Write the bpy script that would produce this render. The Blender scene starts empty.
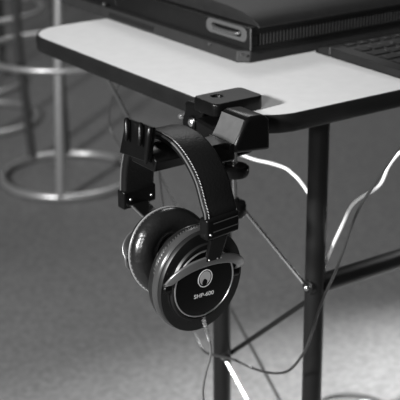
import bpy, bmesh, math, random
from mathutils import Vector, Matrix
random.seed(7)
SC = bpy.context.scene; COL = SC.collection
R = math.radians
V = Vector

# ------------------------------------------------------------------ camera
FPX = 1250.0; PITCH = R(20.7); ROLL = R(0.35); CAMH = 1.126
W = V((0, math.cos(PITCH), -math.sin(PITCH)))
_u = V((0, math.sin(PITCH), math.cos(PITCH))); _r = V((1, 0, 0))
RR = _r*math.cos(ROLL) - _u*math.sin(ROLL)
UU = _r*math.sin(ROLL) + _u*math.cos(ROLL)
OC = V((0, 0, CAMH))
cd = bpy.data.cameras.new('camera'); cam = bpy.data.objects.new('camera', cd); COL.objects.link(cam)
cd.sensor_width = 36; cd.lens = 36*FPX/400; cd.clip_start = .05; cd.clip_end = 60
m = Matrix((RR, UU, -W)).transposed().to_4x4(); m.translation = OC
cam.matrix_world = m
cd.dof.use_dof = True; cd.dof.focus_distance = 1.21; cd.dof.aperture_fstop = 10.5
SC.camera = cam

# survey helpers: table frame a (along the short table side), b (along the long side), z up
E1 = V((math.cos(R(-55)), math.sin(R(-55)), 0)); E2 = V((-E1.y, E1.x, 0)); EZ = V((0, 0, 1))
def L(a, b, z): return E1*a + E2*b + EZ*z
def ray(x, y): return W*FPX + RR*(x-200) + UU*(200-y)
def pz(x, y, z): d = ray(x, y); return OC + d*((z-CAMH)/d.z)
def pb(x, y, b): d = ray(x, y); return OC + d*((b-OC.dot(E2))/d.dot(E2))
def pa(x, y, a): d = ray(x, y); return OC + d*((a-OC.dot(E1))/d.dot(E1))
def ab(p): return (p.dot(E1), p.dot(E2), p.z)

# ------------------------------------------------------------------ materials
def mat(name, c, rough=.5, metal=0, spec=.5, noise=None, bump=None, coat=0):
    M = bpy.data.materials.new(name); M.use_nodes = True
    nt = M.node_tree; b = nt.nodes['Principled BSDF']
    b.inputs['Base Color'].default_value = (c, c, c, 1); b.inputs['Roughness'].default_value = rough
    b.inputs['Metallic'].default_value = metal; b.inputs['Specular IOR Level'].default_value = spec
    b.inputs['Coat Weight'].default_value = coat
    tc = nt.nodes.new('ShaderNodeTexCoord')
    if noise:
        sc, amp, det = noise
        n = nt.nodes.new('ShaderNodeTexNoise'); n.inputs['Scale'].default_value = sc; n.inputs['Detail'].default_value = det
        nt.links.new(tc.outputs['Object'], n.inputs['Vector'])
        r = nt.nodes.new('ShaderNodeValToRGB')
        r.color_ramp.elements[0].position = .3; r.color_ramp.elements[1].position = .7
        lo, hi = c*(1-amp), c*(1+amp)
        r.color_ramp.elements[0].color = (lo, lo, lo, 1); r.color_ramp.elements[1].color = (hi, hi, hi, 1)
        nt.links.new(n.outputs['Fac'], r.inputs['Fac']); nt.links.new(r.outputs['Color'], b.inputs['Base Color'])
    if bump:
        sc, st, dist = bump
        n = nt.nodes.new('ShaderNodeTexNoise'); n.inputs['Scale'].default_value = sc; n.inputs['Detail'].default_value = 4
        nt.links.new(tc.outputs['Object'], n.inputs['Vector'])
        bp = nt.nodes.new('ShaderNodeBump'); bp.inputs['Strength'].default_value = st; bp.inputs['Distance'].default_value = dist
        nt.links.new(n.outputs['Fac'], bp.inputs['Height']); nt.links.new(bp.outputs['Normal'], b.inputs['Normal'])
    return M
M_carpet = mat('carpet', .148, .95, spec=.1, noise=(85, .22, 6), bump=(260, .5, .004))
M_wall = mat('wall_paint', .16, .9, noise=(3, .05, 2))
M_lam = mat('table_laminate', .60, .42, spec=.4, noise=(60, .03, 5), bump=(500, .05, .0005))
M_edge = mat('edge_band', .006, .45, spec=.35, noise=(40, .2, 2))
M_under = mat('table_underside', .05, .7)
M_tube = mat('black_tube', .006, .36, spec=.4, noise=(30, .15, 2), bump=(300, .05, .0004))
M_chrome = mat('chrome', .62, .24, 1, bump=(20, .05, .002))
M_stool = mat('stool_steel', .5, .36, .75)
M_stool_shade = mat('stool_shaded_steel', .05, .45, .4)  # same steel for the unlit legs, shade put into the colour
M_plast = mat('black_plastic', .003, .30, spec=.22, noise=(50, .15, 3), bump=(700, .12, .0004))
M_rubber = mat('rubber_face', .06, .5, noise=(120, .12, 4), bump=(900, .3, .0006))
M_leather = mat('band_leather', .005, .42, spec=.22, bump=(420, .35, .0012))
M_pad = mat('pad_leather', .008, .28, spec=.6, bump=(75, .35, .004))
M_gloss = mat('gloss_black', .003, .30, spec=.2)
M_house = mat('cup_housing', .008, .42, spec=.4, bump=(500, .1, .0003))
M_yoke = mat('yoke_metal', .10, .36, .6)
M_silver = mat('silver', .7, .38, 1)
M_fork = mat('fork_metal', .22, .34, .75)
M_print = mat('printed_white', .92, .6)
M_printg = mat('printed_grey', .5, .6)
M_thread = mat('stitch_thread', .42, .7)
M_case = mat('console_paint', .006, .42, spec=.16, noise=(80, .1, 3), bump=(600, .08, .0004))
M_caseg = mat('console_grey_base', .018, .55, spec=.2, noise=(80, .1, 3))
M_lid = mat('console_lid', .014, .5, spec=.16, noise=(90, .12, 3))
M_slot = mat('slot_black', .003, .8, spec=.1)
M_kb = mat('keyboard_plastic', .011, .45, spec=.18, noise=(70, .1, 2))
M_key = mat('keycap', .006, .5, spec=.15)
M_keyp = mat('key_print', .14, .6)
M_white = mat('white_cable', .85, .4)
M_black = mat('black_cable', .03, .38)
M_grey = mat('grey_cable', .10, .5)
M_seat = mat('stool_seat', .05, .6, noise=(40, .1, 3))
M_cloth = mat('driver_cloth', .03, .9, bump=(900, .4, .001))

# ------------------------------------------------------------------ mesh helpers
def origin_of(o):
    p = V((0, 0, 0))
    while o: p = p + o.location; o = o.parent
    return p
def link(name, me, material, parent=None, smooth=None, bevel=0, segs=2, subsurf=0):
    """mesh in world coordinates -> object whose origin is at its base"""
    if parent is not None: base = origin_of(parent)
    else:
        xs = [v.co for v in me.vertices]
        base = V(((min(v.x for v in xs)+max(v.x for v in xs))/2, (min(v.y for v in xs)+max(v.y for v in xs))/2, min(v.z for v in xs)))
    me.transform(Matrix.Translation(-base))
    o = bpy.data.objects.new(name, me); COL.objects.link(o)
    if parent is not None: o.parent = parent
    else: o.location = base
    me.materials.clear(); me.materials.append(material)
    if bevel:
        b = o.modifiers.new('bevel', 'BEVEL'); b.width = bevel; b.segments = segs; b.limit_method = 'ANGLE'; b.angle_limit = R(35)
    if subsurf:
        s = o.modifiers.new('sub', 'SUBSURF'); s.levels = s.render_levels = subsurf
    if smooth is not None or bevel:
        me.shade_smooth() if smooth != 'flat' else None
        if smooth != 'all':
            try: me.set_sharp_from_angle(angle=R(38))
            except Exception: pass
    return o
class MB:
    def __init__(s): s.b = bmesh.new()
    def face(s, vs):
        try: s.b.faces.new(vs)
        except ValueError: pass
    def box(s, a0, a1, b0, b1, z0, z1, tf=L):
        v = [s.b.verts.new(tf(a, b, z)) for z in (z0, z1) for (a, b) in ((a0, b0), (a1, b0), (a1, b1), (a0, b1))]
        for f in ((0,3,2,1), (4,5,6,7), (0,1,5,4), (1,2,6,5), (2,3,7,6), (3,0,4,7)): s.face([v[i] for i in f])
        return s
    def prism(s, pts0, pts1):
        n = len(pts0); a = [s.b.verts.new(p) for p in pts0]; b = [s.b.verts.new(p) for p in pts1]
        s.face(a[::-1]); s.face(b)
        for i in range(n): s.face([a[i], a[(i+1)%n], b[(i+1)%n], b[i]])
        return s
    def tube(s, pts, r, n=12, closed=False, caps=True, flat=None):
        """round tube along pts; r number or list"""
        P = [V(p) for p in pts]; k = len(P); rings = []
        rs = r if isinstance(r, (list, tuple)) else [r]*k
        prev = None
        for i in range(k):
            if closed: t = (P[(i+1)%k]-P[i-1]).normalized()
            else: t = (P[min(i+1, k-1)]-P[max(i-1, 0)]).normalized()
            if prev is None:
                up = EZ if abs(t.z) < .9 else V((1, 0, 0)); x = t.cross(up).normalized()
            else: x = (prev - t*prev.dot(t)).normalized()
            prev = x; y = t.cross(x)
            rings.append([s.b.verts.new(P[i] + x*math.cos(2*math.pi*j/n)*rs[i] + y*math.sin(2*math.pi*j/n)*rs[i]) for j in range(n)])
        m_ = k if closed else k-1
        for i in range(m_):
            A = rings[i]; B = rings[(i+1)%k]
            for j in range(n): s.face([A[j], A[(j+1)%n], B[(j+1)%n], B[j]])
        if not closed and caps: s.face(rings[0][::-1]); s.face(rings[-1])
        return s
    def lathe(s, prof, C, X, Y, N, n=64):
        """prof: list of (radius, height along N); closes ends when r==0"""
        rings = []
        for r, h in prof:
            if r < 1e-6: rings.append([s.b.verts.new(C+N*h)])
            else: rings.append([s.b.verts.new(C + X*math.cos(2*math.pi*j/n)*r + Y*math.sin(2*math.pi*j/n)*r + N*h) for j in range(n)])
        for A, B in zip(rings, rings[1:]):
            for j in range(n):
                k = (j+1) % n
                if len(A) == 1 and len(B) == 1: continue
                if len(A) == 1: s.face([A[0], B[j], B[k]])
                elif len(B) == 1: s.face([A[j], A[k], B[0]])
                else: s.face([A[j], A[k], B[k], B[j]])
        return s
    def sweep(s, secs, closed=False):
        rings = [[s.b.verts.new(p) for p in sec] for sec in secs]; n = len(rings[0])
        for A, B in zip(rings, rings[1:] + ([rings[0]] if closed else [])):
            for j in range(n): s.face([A[j], A[(j+1)%n], B[(j+1)%n], B[j]])
        if not closed: s.face(rings[0][::-1]); s.face(rings[-1])
        return s
    def build(s, name, material, parent=None, **kw):
        bmesh.ops.recalc_face_normals(s.b, faces=s.b.faces)
        me = bpy.data.meshes.new(name); s.b.to_mesh(me); s.b.free()
        return link(name, me, material, parent, **kw)
def outline(name, loops, thick, C, X, Y, N, material, parent, bev=0, smooth=None):
    """flat outline with holes, extruded: loops of 2-D points; built on the 2-D curve filler"""
    cu = bpy.data.curves.new('o', 'CURVE'); cu.dimensions = '2D'; cu.fill_mode = 'BOTH'
    cu.extrude = thick/2 - bev; cu.bevel_depth = bev; cu.bevel_resolution = 2; cu.offset = -bev
    for lp in loops:
        sp = cu.splines.new('POLY'); sp.points.add(len(lp)-1); sp.use_cyclic_u = True
        for p, q in zip(sp.points, lp): p.co = (q[0], q[1], 0, 1)
    o = bpy.data.objects.new('o', cu); COL.objects.link(o)
    dg = bpy.context.evaluated_depsgraph_get()
    me = bpy.data.meshes.new_from_object(o.evaluated_get(dg))
    bpy.data.objects.remove(o); bpy.data.curves.remove(cu)
    mt = Matrix((X, Y, N)).transposed().to_4x4(); mt.translation = C
    me.transform(mt)
    return link(name, me, material, parent, smooth=smooth or 'auto')
def circ(r, cx=0, cy=0, n=40, ry=None, a0=0, a1=2*math.pi):
    ry = ry or r
    return [(cx+r*math.cos(a0+(a1-a0)*i/n), cy+ry*math.sin(a0+(a1-a0)*i/n)) for i in range(n)]
def rrect(x0, x1, y0, y1, r, n=8):
    o = []
    for cx, cy, a in ((x1-r, y0+r, -90), (x1-r, y1-r, 0), (x0+r, y1-r, 90), (x0+r, y0+r, 180)):
        for i in range(n+1): t = R(a+90*i/n); o.append((cx+r*math.cos(t), cy+r*math.sin(t)))
    return o
def smooth_path(pts, n=10):
    P = [V(p) for p in pts]; out = []
    for i in range(len(P)-1):
        p0 = P[max(i-1, 0)]; p1 = P[i]; p2 = P[i+1]; p3 = P[min(i+2, len(P)-1)]
        for k in range(n):
            t = k/n
            out.append(.5*((2*p1)+(p2-p0)*t+(2*p0-5*p1+4*p2-p3)*t*t+(3*p1-p0-3*p2+p3)*t**3))
    out.append(P[-1]); return out
def empty(name, loc, label, cat, group=None):
    o = bpy.data.objects.new(name, None); COL.objects.link(o); o.location = loc; o.empty_display_size = .05
    return tag(o, label, cat, group)
def tag(o, label=None, cat=None, group=None, kind=None):
    if label: o['label'] = label
    if cat: o['category'] = cat
    if group: o['group'] = group
    if kind: o['kind'] = kind
    return o
def kids(o): return [c for c in bpy.data.objects if c.parent == o]
def dup(o, parent=None):
    c = o.copy(); COL.objects.link(c); c.parent = parent
    for ch in kids(o): dup(ch, c)
    return c
WX = lambda x, y, z: V((x, y, z))

# ------------------------------------------------------------------ room
tag(MB().box(-5, 5, -2.5, 8, -.05, 0, WX).build('floor', M_carpet), 'dark grey short-pile carpet floor', kind='structure')
tag(MB().box(-5, 5, 8, 8.1, -.05, 2.8, WX).build('wall_back', M_wall), 'plain grey back wall', kind='structure')
tag(MB().box(-5.1, -5, -2.5, 8, -.05, 2.8, WX).build('wall_left', M_wall), 'plain grey left wall', kind='structure')
tag(MB().box(5, 5.1, -2.5, 8, -.05, 2.8, WX).build('wall_right', M_wall), 'plain grey right wall', kind='structure')

# ------------------------------------------------------------------ table
TZ = .75; A0, A1, B0, B1 = -1.475, -.966, .746, 1.72
tab = empty('table', L(-1.22, 1.2, 0), 'table with pale grey laminate top, black rounded edge and black tube legs', 'table')
loop = rrect(A0+.0015, A1-.0015, B0+.0015, B1-.0015, .0545, 12)
MB().prism([L(a, b, TZ-.017) for a, b in loop], [L(a, b, TZ) for a, b in loop]).build('tabletop', M_lam, tab, smooth='auto')
secs = []
lo = rrect(A0, A1, B0, B1, .056, 12)
n = len(lo)
for i in range(n):
    p = V((lo[i][0], lo[i][1])); q = V((lo[(i+1)%n][0], lo[(i+1)%n][1])); o_ = V((lo[i-1][0], lo[i-1][1]))
    t = (q-o_).normalized(); nn = V((t.y, -t.x))
    prof = [(-.0014, -.0195), (.0004, -.0195), (.0018, -.0175), (.0024, -.010), (.0018, -.0015), (.0006, .0003), (-.0014, .0003)]
    secs.append([L(p.x+nn.x*w, p.y+nn.y*w, TZ+h) for w, h in prof])
MB().sweep(secs, closed=True).build('edge_band', M_edge, tab, smooth='auto')
lo2 = rrect(A0+.004, A1-.004, B0+.004, B1-.004, .052, 10)
MB().prism([L(a, b, TZ-.0192) for a, b in lo2], [L(a, b, TZ-.0172) for a, b in lo2]).build('underside_panel', M_under, tab)
LR = .012
legs = [(-1.0245, .882), (-1.21, .882), (-1.0245, 1.60), (-1.40, 1.60)]
for a, b in legs:
    m_ = MB().tube([L(a, b, .004), L(a, b, TZ-.02)], LR, 32)
    m_.tube([L(a, b, .0), L(a, b, .02)], .0155, 24); m_.build('leg', M_tube, tab, smooth='auto')
    MB().lathe([(0, 0), (.026, 0), (.028, .004), (.014, .006), (.0125, .012)][::-1], L(a, b, TZ-.0195), E1, E2, -EZ, 32).build('leg_flange', M_tube, tab, smooth='auto') if (a, b) != legs[1] else None
    m_ = MB()
zb = .509
MB().tube([L(-1.0245, .882+.008, zb), L(-1.0245, 1.60-.008, zb)], .0118, 28).build('crossbar', M_tube, tab, smooth='auto')
MB().box(-1.42, -1.01, .868, .896, TZ-.031, TZ-.0193).build('top_rail', M_tube, tab, bevel=.002)
bolt_a = pb(307, 287.5, .868); bolt_b = pb(224, 358, .868); bolt_c = pb(222, 184, .868)
def bolt(c, r=.0042):
    b_ = MB().lathe([(0, .0045), (r*.5, .004), (r*.9, .002), (r, 0), (r, -.003), (0, -.003)], c, E1, EZ, -E2, 24).build('bolt', M_chrome, tab, smooth='auto')
    w_ = MB().lathe([(r*1.9, .001), (r*2.1, 0), (r*2.1, -.006), (0, -.006)], c + E2*.001, E1, EZ, -E2, 28)
    w_.lathe([(r*1.2, .001), (r*1.9, .001)], c + E2*.001, E1, EZ, -E2, 28); w_.build('washer', M_tube, b_, smooth='auto')
bolt(bolt_a); bolt(bolt_b, .003)
MB().tube([bolt_a - E2*.000 + (bolt_c-bolt_a).normalized()*.006, bolt_c], .0028, 14).build('brace_rod', M_chrome, tab, smooth='auto')
rd = pb(262, 428, .868); d_ = (rd-bolt_b).normalized()
MB().tube([bolt_b + d_*.006, bolt_b + d_*.22], .0019, 14).build('brace_rod', M_chrome, tab, smooth='auto')
q0 = pb(307, 301, .894); q1 = pb(226, 356, .894); dv = (q1-q0).normalized(); sv = dv.cross(E2).normalized()*.0032
MB().prism([q0+sv, q1+sv, q1-sv, q0-sv], [p+E2*.0025 for p in (q0+sv, q1+sv, q1-sv, q0-sv)]).build('brace_bar', M_tube, tab, bevel=.0006)
t0 = pa(99, 63, -1.44); t1 = pz(304, 445, .03)
MB().tube([t0, t1], .0026, 12).build('brace_rod', mat('grey_rod', .05, .5), tab, smooth='auto')
MB().lathe([(0, .0), (.006, 0), (.006, .03), (0, .03)], t1-EZ*.03, E1, E2, EZ, 16).build('brace_foot', M_tube, tab, smooth='auto')

# ------------------------------------------------------------------ console
con = empty('electronics_console', L(-1.36, 1.2, TZ), 'black vented electronics console with recessed side handle on the pale table', 'console')
CA0, CA1, CB0, CB1 = -1.60, -1.158, .873, 1.62
ft = .0006
ch = .012
bp = [(CA0, CB0), (CA1-ch, CB0), (CA1, CB0+ch), (CA1, CB1), (CA0, CB1)]
MB().prism([L(a, b, TZ+ft) for a, b in bp], [L(a+(-.003 if a > -1.3 else 0), b+(.004 if b < 1.3 else 0), TZ+.0145) for a, b in bp]).build('base_chassis', M_caseg, con, bevel=.0012)
SB = .886   # side plate plane
MB().box(CA0, CA1-.003, SB+.0025, CB1, TZ+.0147, TZ+.042).build('body', M_case, con, bevel=.0015)
# side plate with the handle recess
ha = -1.2065; hz = pb(228, 29, SB).z-.001
def stad(hl, r, n=14):
    return [(hl+r*math.cos(t), r*math.sin(t)) for t in [-math.pi/2+math.pi*i/n for i in range(n+1)]] + [(-hl+r*math.cos(t), r*math.sin(t)) for t in [math.pi/2+math.pi*i/n for i in range(n+1)]]
plate_lp = [(CA0-ha, TZ+.0149-hz), (CA1+.0005-ha, TZ+.0149-hz), (CA1+.0005-ha, TZ+.0425-hz), (CA0-ha, TZ+.0425-hz)]
HX, HY, HN = E1, EZ, -E2
outline('side_plate', [plate_lp, stad(.033, .0092)], .003, L(ha, SB, hz), HX, HY, HN, M_case, con, bev=.0004)
hr = outline('handle_plate', [stad(.033, .0090), stad(.0265, .0042)], .0022, L(ha, SB, hz), HX, HY, HN, mat('handle_grey', .07, .45, .2), con, bev=.0005)
MB().box(ha-.032, ha+.032, SB+.0012, SB+.0024, hz-.005, hz+.005).build('recess', M_slot, hr)
MB().tube(smooth_path([L(ha-.027, SB+.001, hz+.001), L(ha-.022, SB-.0030, hz-.0005), L(ha, SB-.0042, hz-.001), L(ha+.022, SB-.0030, hz-.0005), L(ha+.027, SB+.001, hz+.001)], 5), .0023, 12).build('handle', M_yoke, hr, smooth='auto')
# highlight on the plate's corner edge, put in as a thin pale strip
MB().box(CA1-.0004, CA1+.0012, SB-.0014, SB+.0006, TZ+.0155, TZ+.042).build('corner_highlight', mat('highlight_grey', .10, .4, .3), con, bevel=.0005)
# vent face along the front
VZ0, VZ1 = TZ+.020, TZ+.0335
MB().box(CA1-.0032, CA1-.0022, SB+.012, CB1-.02, VZ0-.001, VZ1+.001).build('vent_backing', M_slot, con)
vg = MB()
b_ = SB+.014; nslot = int((CB1-.03-b_)/.0052)
for i in range(nslot):
    vg.box(CA1-.0030, CA1-.0006, b_+i*.0052, b_+i*.0052+.0021, VZ0, VZ1)
vg.build('vent_grille', mat('vent_grey', .035, .45, spec=.3), con)
fr = MB(); fr.box(CA1-.0030, CA1, SB+.0015, CB1, TZ+.0147, VZ0-.0002); fr.box(CA1-.0030, CA1, SB+.0015, CB1, VZ1+.0002, TZ+.0395); fr.box(CA1-.0030, CA1, SB+.0015, SB+.011, VZ0-.0002, VZ1+.0002)
fr.build('front_frame', M_case, con, bevel=.0006)
# convex lid, extruded along b
lp = [(CA1-.001, TZ+.0397), (CA1-.0005, TZ+.0415), (CA1-.005, TZ+.0455), (CA1-.015, TZ+.050), (CA1-.035, TZ+.0545), (CA1-.065, TZ+.0575), (CA1-.12, TZ+.059), (CA1-.25, TZ+.060), (CA0+.01, TZ+.059), (CA0+.01, TZ+.0397)]
MB().prism([L(a, SB+.013, z) for a, z in lp], [L(a, CB1-.004, z) for a, z in lp]).build('lid', M_lid, con, bevel=.0012)
# perforated strip on the base side, and screws
sa0 = ab(pb(108, 10, CB0))[0]; sa1 = ab(pb(152, 28, CB0))[0]
sg = MB(); k = 0
a_ = sa0
while a_ < sa1:
    sg.prism([L(a_+o, CB0+.0004+.0003*j*8-.0009, TZ+.0045+j*.006) for o, j in ((0, 0), (.0022, 0), (.0034, 1), (.0012, 1))],
             [L(a_+o, CB0+.0004+.0003*j*8+.0004, TZ+.0045+j*.006) for o, j in ((0, 0), (.0022, 0), (.0034, 1), (.0012, 1))]); a_ += .0054
sg.build('side_vent', mat('vent_dark', .008, .7, spec=.2), con)
for x, y, r_ in ((103.5, 4, .0030), (210, 44, .0022), (242, 54.5, .0015)):
    c = pb(x, y, CB0+.002)
    MB().lathe([(0, .0022), (r_*.7, .0018), (r_, 0), (r_, -.002), (0, -.002)], c, E1, EZ, -E2, 20).build('screw', M_chrome if x < 150 else M_yoke, con, smooth='auto')

# ------------------------------------------------------------------ keyboard
kbd = empty('keyboard', L(-1.06, 1.2, TZ), 'black low-profile keyboard lying on the table in front of the console', 'keyboard')
KA0, KA1, KB0, KB1 = -1.148, -.985, .977, 1.43
kz = TZ+.0006
sec = lambda b, i=0: [L(KA0+i, b, kz+.001), L(KA0+.004, b, kz+.0085-i), L(KA0+.02, b, kz+.0125-i), L(KA1-.006, b, kz+.0095-i), L(KA1-i, b, kz+.007), L(KA1-.004-i, b, kz)]
MB().sweep([sec(KB0+.003, .001), sec(KB0+.0015), sec(KB0+.02), sec(KB1-.002), sec(KB1, .001)]).build('keyboard_case', M_kb, kbd, smooth='auto')
for b_ in (KB0+.0035,):
    MB().box(KA0+.026, KA0+.0275, KB0+.0012, KB0+.006, kz+.004, kz+.0124).build('case_seam', mat('seam_grey', .06, .5), kbd)
kproto = {}
rows = 6; nk = 0
for r_ in range(rows):
    a = KA0+.026+r_*.0215; zt = kz+.0122-(a-(KA0+.02))*(.003/.137)
    b = KB0+.020+(.004*r_ % .011)*0
    widths = [1.0]*15
    if r_ == 2: widths[0] = 1.5
    if r_ == 3: widths[0] = 1.8
    if r_ == 4: widths[0] = 2.2
    if r_ == 5: widths[0] = 1.3; widths[2] = 3.5
    d = .012 if r_ == 0 else .0175
    for w in widths:
        ww = w*.0195-.0025
        if b+ww > KB1-.01 or nk >= 96: break
        p0 = [L(a, b, zt), L(a+d, b, zt-.0004), L(a+d, b+ww, zt-.0004), L(a, b+ww, zt)]
        i = .0018
        p1 = [L(a+i, b+i, zt+.0018), L(a+d-i, b+i, zt+.0014), L(a+d-i, b+ww-i, zt+.0014), L(a+i, b+ww-i, zt+.0018)]
        ko = MB().prism(p0, p1).build('key', M_key, kbd, bevel=.0004)
        nk += 1
        b += w*.0195
# painted legends as one fine part
lg = MB()
for r_ in range(rows):
    a = KA0+.026+r_*.0215; zt = kz+.0122-(a-(KA0+.02))*(.003/.137)
    for j in range(15):
        b = KB0+.026+j*.0195+(.01*(r_ % 3))
        for q in range(2):
            o = random.uniform(0, .003)
            lg.box(a+.004+q*.003, a+.0048+q*.003, b+o, b+o+random.uniform(.002, .005), zt+.00165-q*.0003, zt+.00185-q*.0003)
lg.build('key_legends', M_keyp, kbd)

# ------------------------------------------------------------------ headphone hanger
hang = empty('headphone_hanger', L(-.99, .70, .70), 'black plastic headphone hanger clamped to the near table corner', 'hanger')
zc = TZ
# upper jaw on the table, with a bored hole
hl = ab(pz(217, 96.5, zc+.0145)); 
ja0, ja1 = -1.040, -.997; jb0 = .718; jb1 = .782
Cj = L((ja0+ja1)/2, (jb0+jb1)/2, zc+.0078)
jl = rrect(-(jb1-jb0)/2, (jb1-jb0)/2, -(ja1-ja0)/2, (ja1-ja0)/2, .008)
outline('clamp_jaw', [jl, circ(.0052, hl[1]-(jb0+jb1)/2, -(hl[0]-(ja0+ja1)/2)*1, 28)], .0145, Cj, E2, -E1, EZ, M_plast, hang, bev=.002)
hs = MB().lathe([(.0030, -.004), (.0050, -.004), (.0050, .0035), (.0046, .0035)], L(hl[0], hl[1], zc+.009), E1, E2, EZ, 24)
hs.build('bore_sleeve', M_yoke, hang, smooth='auto')
# clamp bracket down the table edge, lobes and pivot screw
blp = [(-.030, .003), (-.028, -.006), (-.036, -.020), (-.030, -.034), (-.016, -.040), (-.002, -.036), (.004, -.024), (.001, -.012), (.006, -.002), (.016, .002), (.024, .008), (.024, .0145), (.006, .0145), (-.004, .006), (-.016, .004)]
def chaikin(p, k=2):
    for _ in range(k):
        q = []
        for i in range(len(p)):
            a, b = p[i], p[(i+1) % len(p)]
            q += [(.75*a[0]+.25*b[0], .75*a[1]+.25*b[1]), (.25*a[0]+.75*b[0], .25*a[1]+.75*b[1])]
        p = q
    return p
piv = pb(190, 123, .7205)
pav = ab(piv)
outline('clamp_bracket', [chaikin(blp)], .016, L(-1.034, .7325, zc), E1, EZ, -E2, M_plast, hang, bev=.003)
MB().lathe([(.0020, .001), (.0062, .0022), (.0075, .0012), (.0080, -.004), (0, -.004)], L(pav[0], .723, pav[2]), E1, EZ, -E2, 28).build('pivot_boss', M_plast, hang, smooth='auto')
MB().lathe([(0, .0028), (.003, .0026), (.0042, .0015), (.0044, -.003), (0, -.003)], L(pav[0], .7225, pav[2]), E1, EZ, -E2, 24).build('pivot_screw', M_silver, hang, smooth='auto')
MB().lathe([(0, .003), (.0022, .0026), (.0032, .001), (.0032, -.004), (0, -.004)], pb(181, 116, .738), E1, EZ, -E2, 20).build('edge_glint', M_silver, hang, smooth='auto')  # silver stud added to stand in for a bright glint below the edge
# arm from bracket to saddle bar
MB().prism([L(-1.03, .716, .722), L(-1.03, .740, .722), L(-1.03, .740, .744), L(-1.03, .716, .744)], [L(-.965, .700, .728), L(-.965, .728, .728), L(-.965, .728, .748), L(-.965, .700, .748)]).build('arm', M_plast, hang, bevel=.003)
# lower arm that carries the screw
MB().prism([L(-1.050, .722, .700), L(-1.050, .736, .700), L(-1.050, .736, .716), L(-1.050, .722, .716)], [L(-1.020, .760, .693), L(-1.020, .785, .693), L(-1.020, .785, .703), L(-1.020, .760, .703)]).build('lower_arm', M_plast, hang, bevel=.003)
# saddle bar
bar = [( -.978, .733), (-.938, .733), (-.934, .744), (-.940, .7505), (-.955, .7535), (-.970, .7505), (-.980, .744)]
MB().prism([L(a, .604, z) for a, z in bar], [L(a, .664, z) for a, z in bar]).build('saddle_bar', M_plast, hang, bevel=.0012)
MB().box(-.976, -.946, .660, .706, .722, .7425).build('bar_root', M_plast, hang, bevel=.002)
# near end cap (plate with three ribs)
cTL = pb(125.5, 118.5, .603); cTR = pb(152.5, 128, .603); cBL = pb(119, 153, .597); cBR = pb(148.5, 163.5, .597)
off = E2*.0045
cap = MB().prism([cTL, cTR, cBR, cBL], [cTL+off, cTR+off, cBR+off, cBL+off]).build('end_cap', M_plast, hang, bevel=.0014)
for (x0, y0, x1, y1) in ((127.0, 119.5, 126.6, 139), (140.6, 124.5, 139.8, 144), (150.0, 128.5, 146.2, 162)):
    t = pb(x0, y0, .6000); u = pb(x1, y1, .5955)
    MB().tube([t+(t-u).normalized()*.0018, t, t+(u-t)*.25, t+(u-t)*.6, u, u+(u-t).normalized()*.002], [.0014, .0028, .0030, .0028, .0020, .0008], 14).build('rib', M_plast, cap, smooth='auto')
# far end block with the pale rubber face
ea = -.937; A_ = -.979
P = [ab(pa(*q, ea))[1:] for q in ((236, 154), (234.6, 147), (246, 121), (250, 117), (266, 115), (270.5, 120), (270.5, 150))]
MB().prism([L(A_, b, z) for b, z in P], [L(ea, b, z) for b, z in P]).build('end_block', M_plast, hang, bevel=.0035, segs=3)
(b0_, z0_), (b1_, z1_) = P[1], P[2]
nv = V((-(z1_-z0_), (b1_-b0_))).normalized()      # outward normal in (b,z)
steps = []
for i in range(9):
    t = i/8; dz = .0016*math.sin(math.pi*t) 
    steps.append((b0_+(b1_-b0_)*t+nv.x*(.0012-dz*.7), z0_+(z1_-z0_)*t+nv.y*(.0012-dz*.7)))
back = [(b-nv.x*.002, z-nv.y*.002) for b, z in steps[::-1]]
ring0 = [L(A_+.003, b, z) for b, z in steps+back]; ring1 = [L(ea-.002, b, z) for b, z in steps+back]
MB().prism(ring0, ring1).build('rubber_face', M_rubber, hang, smooth='auto')
# curved lip under the face
MB().tube([L(A_+.002, P[1][0]-.0015, P[1][1]-.0015), L(ea-.002, P[1][0]-.0015, P[1][1]-.0015)], .0042, 18).build('lip', M_plast, hang, smooth='auto')
# clamp screw with disc and knob
sx = ab(pa(234.5, 180, -1.022)); sA, sB = -1.022, sx[1]
def zpix(y): return pa(234.5, y, sA).z
MB().tube([L(sA, sB, TZ-.0215), L(sA, sB, zpix(212))], .0030, 18).build('clamp_screw', M_chrome, hang, smooth='auto')
MB().lathe([(0, .0), (.010, .0), (.0105, -.002), (.010, -.0035), (0, -.0035)], L(sA, sB, TZ-.0197), E1, E2, EZ, 32).build('pressure_pad', M_plast, hang, smooth='auto')
zd = zpix(166)
MB().lathe([(0, .001), (.0135, .001), (.0160, -.0012), (.0162, -.0075), (.0145, -.0105), (0, -.0105)], L(sA, sB, zd), E1, E2, EZ, 40).build('clamp_disc', M_plast, hang, smooth='auto')
zk = zpix(199)
kp = [(0, .001), (.0052, .001), (.0060, -.002), (.0118, -.0035), (.0130, -.006), (.0132, -.0165), (.0110, -.0195), (0, -.0195)]
MB().lathe(kp, L(sA, sB, zk), E1, E2, EZ, 36).build('clamp_knob', M_plast, hang, smooth='auto')
MB().tube([L(sA+.0117*math.cos(t), sB+.0117*math.sin(t), zk-.0040) for t in [2*math.pi*i/40 for i in range(40)]], .0006, 6, closed=True).build('knob_ring', M_plast, hang, smooth='auto')
MB().tube([L(sA-.010, sB-.006, TZ-.03), L(sA-.010, sB-.006, zd)], .0024, 12).build('guide_pin', M_plast, hang, smooth='auto')

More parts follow.
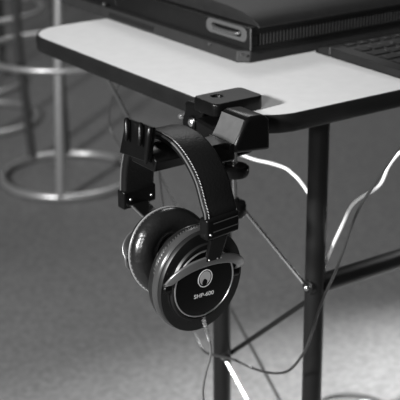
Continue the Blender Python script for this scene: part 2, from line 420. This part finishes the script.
# ------------------------------------------------------------------ headphones
hp = empty('headphones', L(-.93, .64, .57), 'black studio headphones hanging by their padded band from the hanger', 'headphones')
prof = smooth_path([(-1.0330, .676, 0), (-1.0325, .692, 0), (-1.0285, .714, 0), (-1.0175, .738, 0), (-.999, .7530, 0), (-.975, .7615, 0), (-.950, .7625, 0), (-.929, .7580, 0), (-.910, .7470, 0), (-.895, .7320, 0), (-.885, .7120, 0), (-.8805, .703, 0), (-.8800, .693, 0)], 7)
BC = .642; HWb = .0185; TH = .0085
def band_sections(off0, off1, hw, rnd, i0=0, i1=None):
    secs = []
    P = prof
    rng = range(i0, len(P) if i1 is None else i1)
    for i in rng:
        t = (P[min(i+1, len(P)-1)]-P[max(i-1, 0)]).normalized()
        nn = V((-t.y, t.x, 0))    # outward
        lpn = rrect(-hw, hw, off0, off1, rnd, 4)
        secs.append([L(P[i].x+nn.x*h, BC+b, P[i].y+nn.y*h) for b, h in lpn])
    return secs
MB().sweep(band_sections(-TH, 0, HWb, .0036)).build('headband', M_leather, hp, smooth='all')
# edge piping and stitching on both sides
hb = kids(hp)[0]
pip = MB()
for side in (-1,):
    pts = []
    for i, p in enumerate(prof):
        t = (prof[min(i+1, len(prof)-1)]-prof[max(i-1, 0)]).normalized(); nn = V((-t.y, t.x, 0))
        pts.append(L(p.x-nn.x*.0012, BC+side*(HWb+.0002), p.y-nn.y*.0012))
    pip.tube(pts, .0009, 8)
pip.build('piping', mat('piping_leather', .09, .32), hb, smooth='auto')
st = MB()
for side in (-1,):
    acc = 0; last = prof[0]; seg = .0030; on = True
    dense = smooth_path([tuple(p) for p in prof], 6)
    start = dense[0]; nxt = 0; run = 0
    for i in range(1, len(dense)):
        run += (dense[i]-dense[i-1]).length
        if run >= nxt:
            t = (dense[min(i+1, len(dense)-1)]-dense[i-1]).normalized(); nn = V((-t.y, t.x, 0))
            for h in (.00030,):
                c = L(dense[i].x+nn.x*h, BC+side*(HWb-.0026), dense[i].y+nn.y*h)
                tt = E1*t.x+EZ*t.y
                st.tube([c-tt*.0010+E2*side*.0003, c+tt*.0010-E2*side*.0003], .00034, 5)
            nxt += seg
st.build('stitching', M_thread, hb)

def bracket(name, top, bot, a_c, flip, sh=0):
    """plastic clamp piece closing the end of the band"""
    o = MB().prism([L(a_c-.0075, BC-.0205, bot-.001), L(a_c+.0055, BC-.0205, bot-.001), L(a_c+.0055, BC-.0205, top), L(a_c-.0075, BC-.0205, top)],
                   [L(a_c-.0075, BC+.0192+sh, bot+.002), L(a_c+.0055, BC+.0192+sh, bot+.002), L(a_c+.0055, BC+.0192+sh, top+.002), L(a_c-.0075, BC+.0192+sh, top+.002)]).build(name, M_plast, hp, bevel=.0022, segs=3)
    return o
nb = bracket('slider_bracket', .6990, .6790, -.8820, 0, -.002)
for dz in (-.004, -.0125):
    MB().prism([L(-.8763, BC-.013, .6990+dz), L(-.8763, BC-.013, .6982+dz), L(-.8763, BC+.015, .7002+dz), L(-.8763, BC+.015, .7010+dz)], [L(-.8759, BC-.013, .6990+dz), L(-.8759, BC-.013, .6982+dz), L(-.8759, BC+.015, .7002+dz), L(-.8759, BC+.015, .7010+dz)]).build('groove_line', M_yoke, nb)
MB().lathe([(0, .0012), (.0010, .001), (.0013, 0), (0, -.001)], L(-.8764, BC-.0165, .6840), E2, EZ, E1, 14).build('rivet', M_silver, nb, smooth='auto')
fb = bracket('slider_bracket', .6830, .6640, -1.0290, 1)
for db in (-.012, .013):
    MB().lathe([(0, .0012), (.0011, .001), (.0015, 0), (0, -.001)], L(-1.0233, BC+db, .6735), E2, EZ, E1, 14).build('rivet', M_silver, fb, smooth='auto')

# ear cups --------------------------------------------------------
def frame(n, xdir):
    n = n.normalized(); x = (xdir-n*xdir.dot(n)).normalized(); y = n.cross(x)
    if y.z < 0: y = -y
    return x, y, n
tn = R(4)
Nn = E1*math.cos(tn)-EZ*math.sin(tn)+E2*.03
Xn, Yn, Nn = frame(Nn, E2-EZ*.05)
Cn = pa(204, 283, -.900); OV = 1.085
cup = MB().lathe([(0, -.002), (.0352, -.002), (.0352, -.0005), (.0372, -.0005), (.0382, -.0030), (.0484, -.0034), (.0489, -.0042), (.0490, -.0078), (.0470, -.0090), (0, -.0090)], Cn, Xn, Yn*OV, Nn, 96).build('ear_cup', M_house, hp, smooth='auto')
cov = MB().lathe([(0, .0012), (.030, .0010), (.0335, .0004), (.0345, -.0010), (.0345, -.002), (0, -.002)], Cn, Xn, Yn, Nn, 96).build('cover_disc', M_gloss, cup, smooth='auto')
MB().tube([Cn + Nn*.0004 + (Xn*math.cos(t)+Yn*math.sin(t))*.0349 for t in [2*math.pi*i/96 for i in range(96)]], .0008, 8, closed=True).build('trim_ring', M_silver, cup, smooth='auto')
MB().lathe([(.0405, -.0030), (.0412, -.0034), (.0418, -.0046)], Cn, Xn, Yn, Nn, 96).build('groove_ring', M_yoke, cup, smooth='auto')
# padding of the near cup
def pad(C, X, Y, N, d, name, parent, back=.0, thick=.021, R0=.0475, hole=.019):
    prof_ = [(R0-.001, 0)]
    for i in range(15):
        t = -math.pi/2*.9 + (math.pi*.95)*i/14 
    rm = (R0+hole)/2; rr = (R0-hole)/2
    pts = [(R0-.0015, -.000)]
    for i in range(19):
        th = math.pi*i/18
        pts.append((rm+rr*math.cos(th), d*(.004+ (thick-.004)*math.sin(th)**.75)))
    pts.append((hole, 0))
    return MB().lathe(pts, C, X, Y, N, 96).build(name, M_pad, parent, smooth='auto')
MB().lathe([(.0440, 0), (.0485, -.0003), (.0498, -.0020), (.0500, -.0050), (.0494, -.0080), (.0440, -.009)], Cn-Nn*.0088, Xn, Yn*OV, Nn, 96).build('pad_rim', mat('pad_rim', .045, .26, .2), cup, smooth='auto')
pad(Cn-Nn*.0175, Xn, Yn*OV, Nn, -1, 'ear_pad', cup, thick=.013, R0=.0485)
# seam beads around the rim
bd = MB()
for i in range(24):
    t = R(78+i*88/23); c = Cn-Nn*.0192+(Xn*math.cos(t)+Yn*OV*math.sin(t))*.0478
    tg = (-Xn*math.sin(t)+Yn*math.cos(t))
    bd.tube([c-tg*.0011-Nn*.0010, c+tg*.0002+Nn*.0012], [.0007, .0007], 6)
bd.build('seam', M_thread if False else mat('seam_leather', .05, .35), cup, smooth='auto')
# emblem and lettering printed on the disc
Ce = Cn+Nn*.00125+Yn*.0055
em = outline('emblem_ring', [circ(.0087, 0, 0, 48, .0094), circ(.0078, 0, 0, 48, .0085)], .0003, Ce, Xn, Yn, Nn, M_print, cup)
outer = circ(.0066, 0, .0004, 48, .0072)
# dark flame shape notched in from below
drop = [(-.0028, -.0068), (-.0034, -.0042), (-.0028, -.0020), (-.0016, -.0004), (-.0004, -.0002), (.0012, -.0010), (.0028, -.0026), (.0032, -.0046), (.0024, -.0068)]
up = [p for p in outer if not (p[1] < -.0055)]
i0 = max(range(len(up)), key=lambda i: up[i][0]-abs(up[i][1]+.0055)*3)
up = sorted(up, key=lambda p: (math.atan2(p[1], p[0])-R(-90)) % (2*math.pi))
outline('emblem_mark', [up + drop], .0003, Ce, Xn, Yn, Nn, M_printg, cup)
def lettering(txt, C, X, Y, N, h, w, material, parent):
    cu = bpy.data.curves.new('t', 'FONT'); cu.body = txt; cu.align_x = 'CENTER'; cu.align_y = 'CENTER'; cu.extrude = .02; cu.offset = .008; cu.size = 1
    o = bpy.data.objects.new('t', cu); COL.objects.link(o)
    dg = bpy.context.evaluated_depsgraph_get()
    me = bpy.data.meshes.new_from_object(o.evaluated_get(dg)); bpy.data.objects.remove(o)
    xs = [v.co.x for v in me.vertices]; ys = [v.co.y for v in me.vertices]
    sx_ = w/(max(xs)-min(xs)); sy_ = h/(max(ys)-min(ys)); cx = (max(xs)+min(xs))/2; cy = (max(ys)+min(ys))/2
    me.transform(Matrix.Diagonal((sx_, sy_, .005, 1)) @ Matrix.Translation((-cx, -cy, 0)))
    mt = Matrix((X, Y, N)).transposed().to_4x4(); mt.translation = C; me.transform(mt)
    return link('lettering', me, material, parent)
lettering('SHP-600', Cn+Nn*.00125-Yn*.0120+Xn*.0002, Xn, Yn, Nn, .0043, .0240, M_print, cup)

# yoke of the near cup: C-shaped fork over the top of the disc
def yoke(C, X, Y, N, out, stem_top, parent, w=.0050, rad=.0425):
    secs = []
    for i in range(33):
        t = i/32; th = math.pi*t
        x = -rad*math.cos(th)*(1.0)
        s_ = math.sin(th)
        y = .004+.0245*s_**.8
        n_ = -.006+.0155*s_**.45
        c = C+X*x+Y*y+N*(n_*out)
        ww = w*(.95+.05*s_)
        # section: height across Y-ish, thickness along N
        tx = X*math.sin(th)*rad+Y*.0245*math.cos(th)*.9; tx.normalize()
        side = (N*out).cross(tx).normalized()
        if side.dot(Y) < 0: side = -side
        sec = rrect(-ww, ww, -.0016, .0016, .0013, 3)
        secs.append([c+side*p+(N*out)*q for p, q in sec])
    for s_, e in ((0, secs[0]), (1, secs[-1])):
        for k, (dy, f_) in enumerate(((-.005, 1.0), (-.010, .95), (-.0125, .70), (-.0138, .30))):
            cc = sum(e, V((0, 0, 0)))/len(e); nw = [cc+(p-cc)*f_+Y*dy for p in e]
            secs = ([nw]+secs) if s_ == 0 else (secs+[nw])
    o = MB().sweep(secs).build('yoke', M_fork, parent, smooth='auto')
    return o
yk = yoke(Cn, Xn, Yn, Nn, 1, None, hp)
for s_ in (-1, 1):
    MB().lathe([(0, .002), (.0040, .0015), (.0052, 0), (.0052, -.007), (0, -.007)], Cn+Xn*s_*.0445+Yn*.001-Nn*.006, Yn, Nn, Xn*s_, 24).build('pivot', M_plast, yk, smooth='auto')
# stem from yoke up into the bracket
top = L(-.8835, BC-.001, .681); botm = Cn+Yn*.0285+Nn*.0095
sm = MB()
for w0, w1, t_, p, q in ((.0085, .0100, .0022, botm, top),):
    dirv = (q-p).normalized(); sd = Xn; tk = dirv.cross(sd).normalized()
    sm.prism([p+sd*w0+tk*t_, p-sd*w0+tk*t_, p-sd*w0-tk*t_, p+sd*w0-tk*t_], [q+sd*w1+tk*t_, q-sd*w1+tk*t_, q-sd*w1-tk*t_, q+sd*w1-tk*t_])
stem = sm.build('slider_stem', M_plast, hp, bevel=.0012)
MB().box(-.0006, .0006, 0, 0, 0, 0) 
p = botm+Yn*.006; 
for k_ in (-.006, .004, .0085):
    MB().lathe([(0, .0008), (.0007, .0006), (.0009, 0), (0, -.0005)], botm+Yn*(.002)+Xn*k_+Nn*.0026, Xn, Yn, Nn, 12).build('rivet', M_silver, stem, smooth='auto')

# far cup
tf = R(10)
Nf = E1*math.cos(tf)+EZ*math.sin(tf)-E2*.06
Xf, Yf, Nf = frame(Nf, E2)
Xf = Xf*.94; Yf = Yf*.94
Cf = pb(175, 253, .634)
fcup = MB().lathe([(0, -.012), (.019, -.012), (.019, -.010), (.0445, -.012), (.0475, -.0135), (.048, -.016), (.0465, -.019), (.040, -.022), (.034, -.024), (0, -.025)], Cf, Xf, Yf, Nf, 96).build('ear_cup', M_house, hp, smooth='auto')
pf = pad(Cf-Nf*.013, Xf, Yf, Nf, 1, 'ear_pad', fcup, thick=.017, R0=.0480, hole=.0185)
MB().lathe([(0, -.0105), (.0195, -.0105), (.0195, -.0118)], Cf, Xf, Yf, Nf, 64).build('driver_cover', M_cloth, fcup, smooth='auto')
MB().tube([Cf - Nf*.0125 + (Xf*math.cos(t)+Yf*math.sin(t))*.0474 for t in [2*math.pi*i/96 for i in range(96)]], .0011, 8, closed=True).build('pad_rim', mat('pad_rim_far', .22, .32, .2), fcup, smooth='auto')
bd = MB()
for i in range(60):
    t = 2*math.pi*i/60; c = Cf-Nf*.0096+(Xf*math.cos(t)+Yf*math.sin(t))*.0476
    tg = (-Xf*math.sin(t)+Yf*math.cos(t)); bd.tube([c-tg*.0011-Nf*.0010, c+tg*.0002+Nf*.0012], .0007, 6)
bd.build('seam', mat('seam_leather_far', .10, .35), fcup, smooth='auto')
yf = yoke(Cf-Nf*.021, Xf, Yf, Nf, -.6, None, hp, rad=.0455)
for s_ in (-1, 1):
    MB().lathe([(0, .002), (.0040, .0015), (.0052, 0), (.0052, -.007), (0, -.007)], Cf-Nf*.018+Xf*s_*.0465+Yf*.001, Yf, Nf, Xf*s_, 24).build('pivot', M_plast, yf, smooth='auto')
top = L(-1.030, BC, .667); botm = Cf-Nf*.0262+Yf*.0285
dirv = (top-botm).normalized(); tk = dirv.cross(Xf).normalized()*.0020
p, q = botm, top
fs_ = MB().prism([p+Xf*.009+tk, p-Xf*.009+tk, p-Xf*.009-tk, p+Xf*.009-tk], [q+Xf*.010+tk, q-Xf*.010+tk, q-Xf*.010-tk, q+Xf*.010-tk]).build('slider_stem', M_plast, hp, bevel=.0008)
MB().tube([p-Xf*.0095, q-Xf*.0105], .0011, 8).build('stem_edge', M_silver, fs_, smooth='auto')

# lead with strain relief
sp = [(202.5, 316), (204, 322), (206.5, 330), (209.5, 340), (211, 350), (209.5, 360), (206, 372), (203.5, 385), (203, 395), (205, 408), (210, 425)]
bl = Cn.dot(E2)-.004
lead = smooth_path([pa(x, y, -.905-.0006*max(0, y-320)) for x, y in sp], 6)
ld = MB().tube(lead, .0014, 12).build('lead', mat('lead_grey', .12, .3, spec=.9), hp, smooth='auto')
sr = MB()
for i in range(0, 18, 2):
    c = lead[i]; d = (lead[i+1]-lead[i]).normalized()
    sr.tube([c-d*.0004, c, c+d*.0004], [.0021-.00004*i, .0031-.00006*i, .0021-.00004*i], 14)
sr.tube(lead[:19], .0020, 12)
sr.build('strain_relief', mat('relief_grey', .30, .35, spec=.8), ld, smooth='auto')
MB().tube([lead[0]+Yn*.006, lead[0]], [.0034, .0030], 16).build('lead_socket', M_plast, cup, smooth='auto')

# ------------------------------------------------------------------ cables
def cable(name, pts, r, M, label, n=10):
    o = MB().tube(smooth_path(pts, n), r, 12).build(name, M, smooth='auto'); return tag(o, label, 'cable')
bw = .90
cable('white_cable', [pb(x, y, bw) for x, y in ((196, 138), (222, 146), (240, 154), (256, 160), (270, 163), (285, 168), (293, 174), (300, 181), (309, 195), (313, 215), (315, 240), (318, 264), (322, 268), (328, 257), (334, 243), (342, 226), (349, 210), (354, 203), (363, 196), (374, 190), (382, 182), (388, 168), (394, 159), (401, 152), (415, 146), (440, 142))], .0021, M_white, 'bright white cable looping down behind the near table leg', 6)
cable('black_cable', [pb(x, y, .84-.0*y) for x, y in ((440, 100), (418, 124), (400, 146), (386, 166), (372, 188), (360, 207), (351, 228), (343, 252), (334, 275), (326, 292), (319, 310), (312, 333), (304, 352), (292, 368), (281, 373), (265, 372), (250, 367))] + [pb(x, y, .80) for x, y in ((235, 360), (218, 356), (204, 351), (195, 334), (190, 318), (184, 300), (178, 280), (172, 255), (166, 225))] + [pb(160, 185, .80), pb(158, 150, .80)], .0016, M_black, 'thin dark cable sagging in front of the near table leg', 6)
cable('grey_cable', [pb(x, y, .90) for x, y in ((122, 78), (119, 84), (116, 92), (113, 97), (110, 108), (109, 118), (110, 128), (114, 137), (120, 146), (127, 160), (134, 175))], .0013, M_black, 'thin grey cable curling down below the left table edge', 6)
arc = []
for i in range(40):
    t = math.pi*2*i/39
    arc.append(V((.262+.072*math.cos(t), 1.915+.062*math.sin(t), .004+.003*i/39)))
o = MB().tube(arc, .0032, 12).build('coiled_cable', M_grey, smooth='auto'); tag(o, 'loop of grey cable lying on the carpet under the table', 'cable')
pl = pz(366, 402, .006)
pe = empty('cable_plug', V((pl.x, pl.y, 0)), 'small pale plug end lying on the carpet inside the cable loop', 'plug')
MB().tube([V((pl.x-.012, pl.y, .0045)), V((pl.x+.008, pl.y-.002, .0045))], .0042, 14).build('plug_body', M_white, pe, smooth='auto')
MB().tube([V((pl.x+.008, pl.y-.002, .0045)), V((pl.x+.018, pl.y-.003, .0045))], .0018, 10).build('plug_tip', M_chrome, pe, smooth='auto')

# ------------------------------------------------------------------ stools
def make_stool(label):
    s = empty('bar_stool', V((0, 0, 0)), label, 'stool', 'chrome bar stools behind the table')
    Rr = .175
    ang = [269, 130, 97]
    fr_ = MB().tube([V((Rr*math.cos(t), Rr*math.sin(t), .0115)) for t in [2*math.pi*i/72 for i in range(72)]], .0095, 14, closed=True).build('floor_ring', M_stool, s, smooth='auto')
    R2 = .206
    MB().tube([V((R2*math.cos(t), R2*math.sin(t), .350)) for t in [2*math.pi*i/72 for i in range(72)]], .0075, 12, closed=True).build('footrest_ring', M_stool, s, smooth='auto')
    for i, a in enumerate(ang):
        c, sn = math.cos(R(a)), math.sin(R(a)); c1, s1_ = math.cos(R(a+3.5)), math.sin(R(a+3.5)); c2, s2_ = math.cos(R(a+9)), math.sin(R(a+9))
        MB().tube([V((Rr*c, Rr*sn, .012)), V((.196*c1, .196*s1_, .350)), V((.165*c2, .165*s2_, .74))], .0115, 14).build('leg', M_stool if i == 0 else M_stool_shade, s, smooth='auto')
    MB().lathe([(0, 0), (.165, 0), (.178, .008), (.180, .03), (.165, .045), (0, .05)], V((0, 0, .735)), V((1, 0, 0)), V((0, 1, 0)), EZ, 48).build('seat', M_seat, s, smooth='auto')
    return s
s1 = make_stool('tubular steel bar stool nearest the table, its floor ring beside the headphones')
pc = pz(68.5, 175, .01); s1.location = V((pc.x, pc.y, 0))
spots = [((-20, 118.5), 'steel bar stool at the left picture edge, right behind the nearest stool', 20),
         ((-28, 82), 'steel bar stool farthest back at the left picture edge', -35)]
for (x, y), lb, rz in spots:
    c = dup(s1); q = pz(x, y, .01); c.location = V((q.x, q.y, 0)); c.rotation_euler.z = R(rz); c['label'] = lb

# ------------------------------------------------------------------ light
w = bpy.data.worlds.new('world'); SC.world = w; w.use_nodes = True
w.node_tree.nodes['Background'].inputs[0].default_value = (1, 1, 1, 1); w.node_tree.nodes['Background'].inputs[1].default_value = .05
def area(name, loc, target, size, power):
    l = bpy.data.lights.new(name, 'AREA'); l.size = size; l.energy = power
    o = bpy.data.objects.new(name, l); COL.objects.link(o); o.location = loc
    o.rotation_euler = (V(target)-V(loc)).to_track_quat('-Z', 'Y').to_euler(); return o
def spot(name, loc, target, deg, power, blend=1, size=.05):
    l = bpy.data.lights.new(name, 'SPOT'); l.spot_size = R(deg); l.spot_blend = blend; l.energy = power; l.shadow_soft_size = size
    o = bpy.data.objects.new(name, l); COL.objects.link(o); o.location = loc
    o.rotation_euler = (V(target)-V(loc)).to_track_quat('-Z', 'Y').to_euler(); return o
area('key_lamp', (-1.75, -.25, 1.75), (0, 1.35, .70), .22, 155)
spot('low_lamp', (1.45, 2.75, 1.0), (.34, 1.60, 0), 48, 820)
area('fill_lamp', (-.35, -.15, 1.25), (.1, 1.35, .6), .12, 11)
area('ceiling_lamp', (0, 4.5, 2.7), (0, 4.2, 0), 1.2, 28)

SC.view_settings.view_transform = 'Standard'; SC.view_settings.look = 'None'
SC.view_settings.exposure = 0; SC.view_settings.gamma = 1; SC.view_settings.use_curve_mapping = False
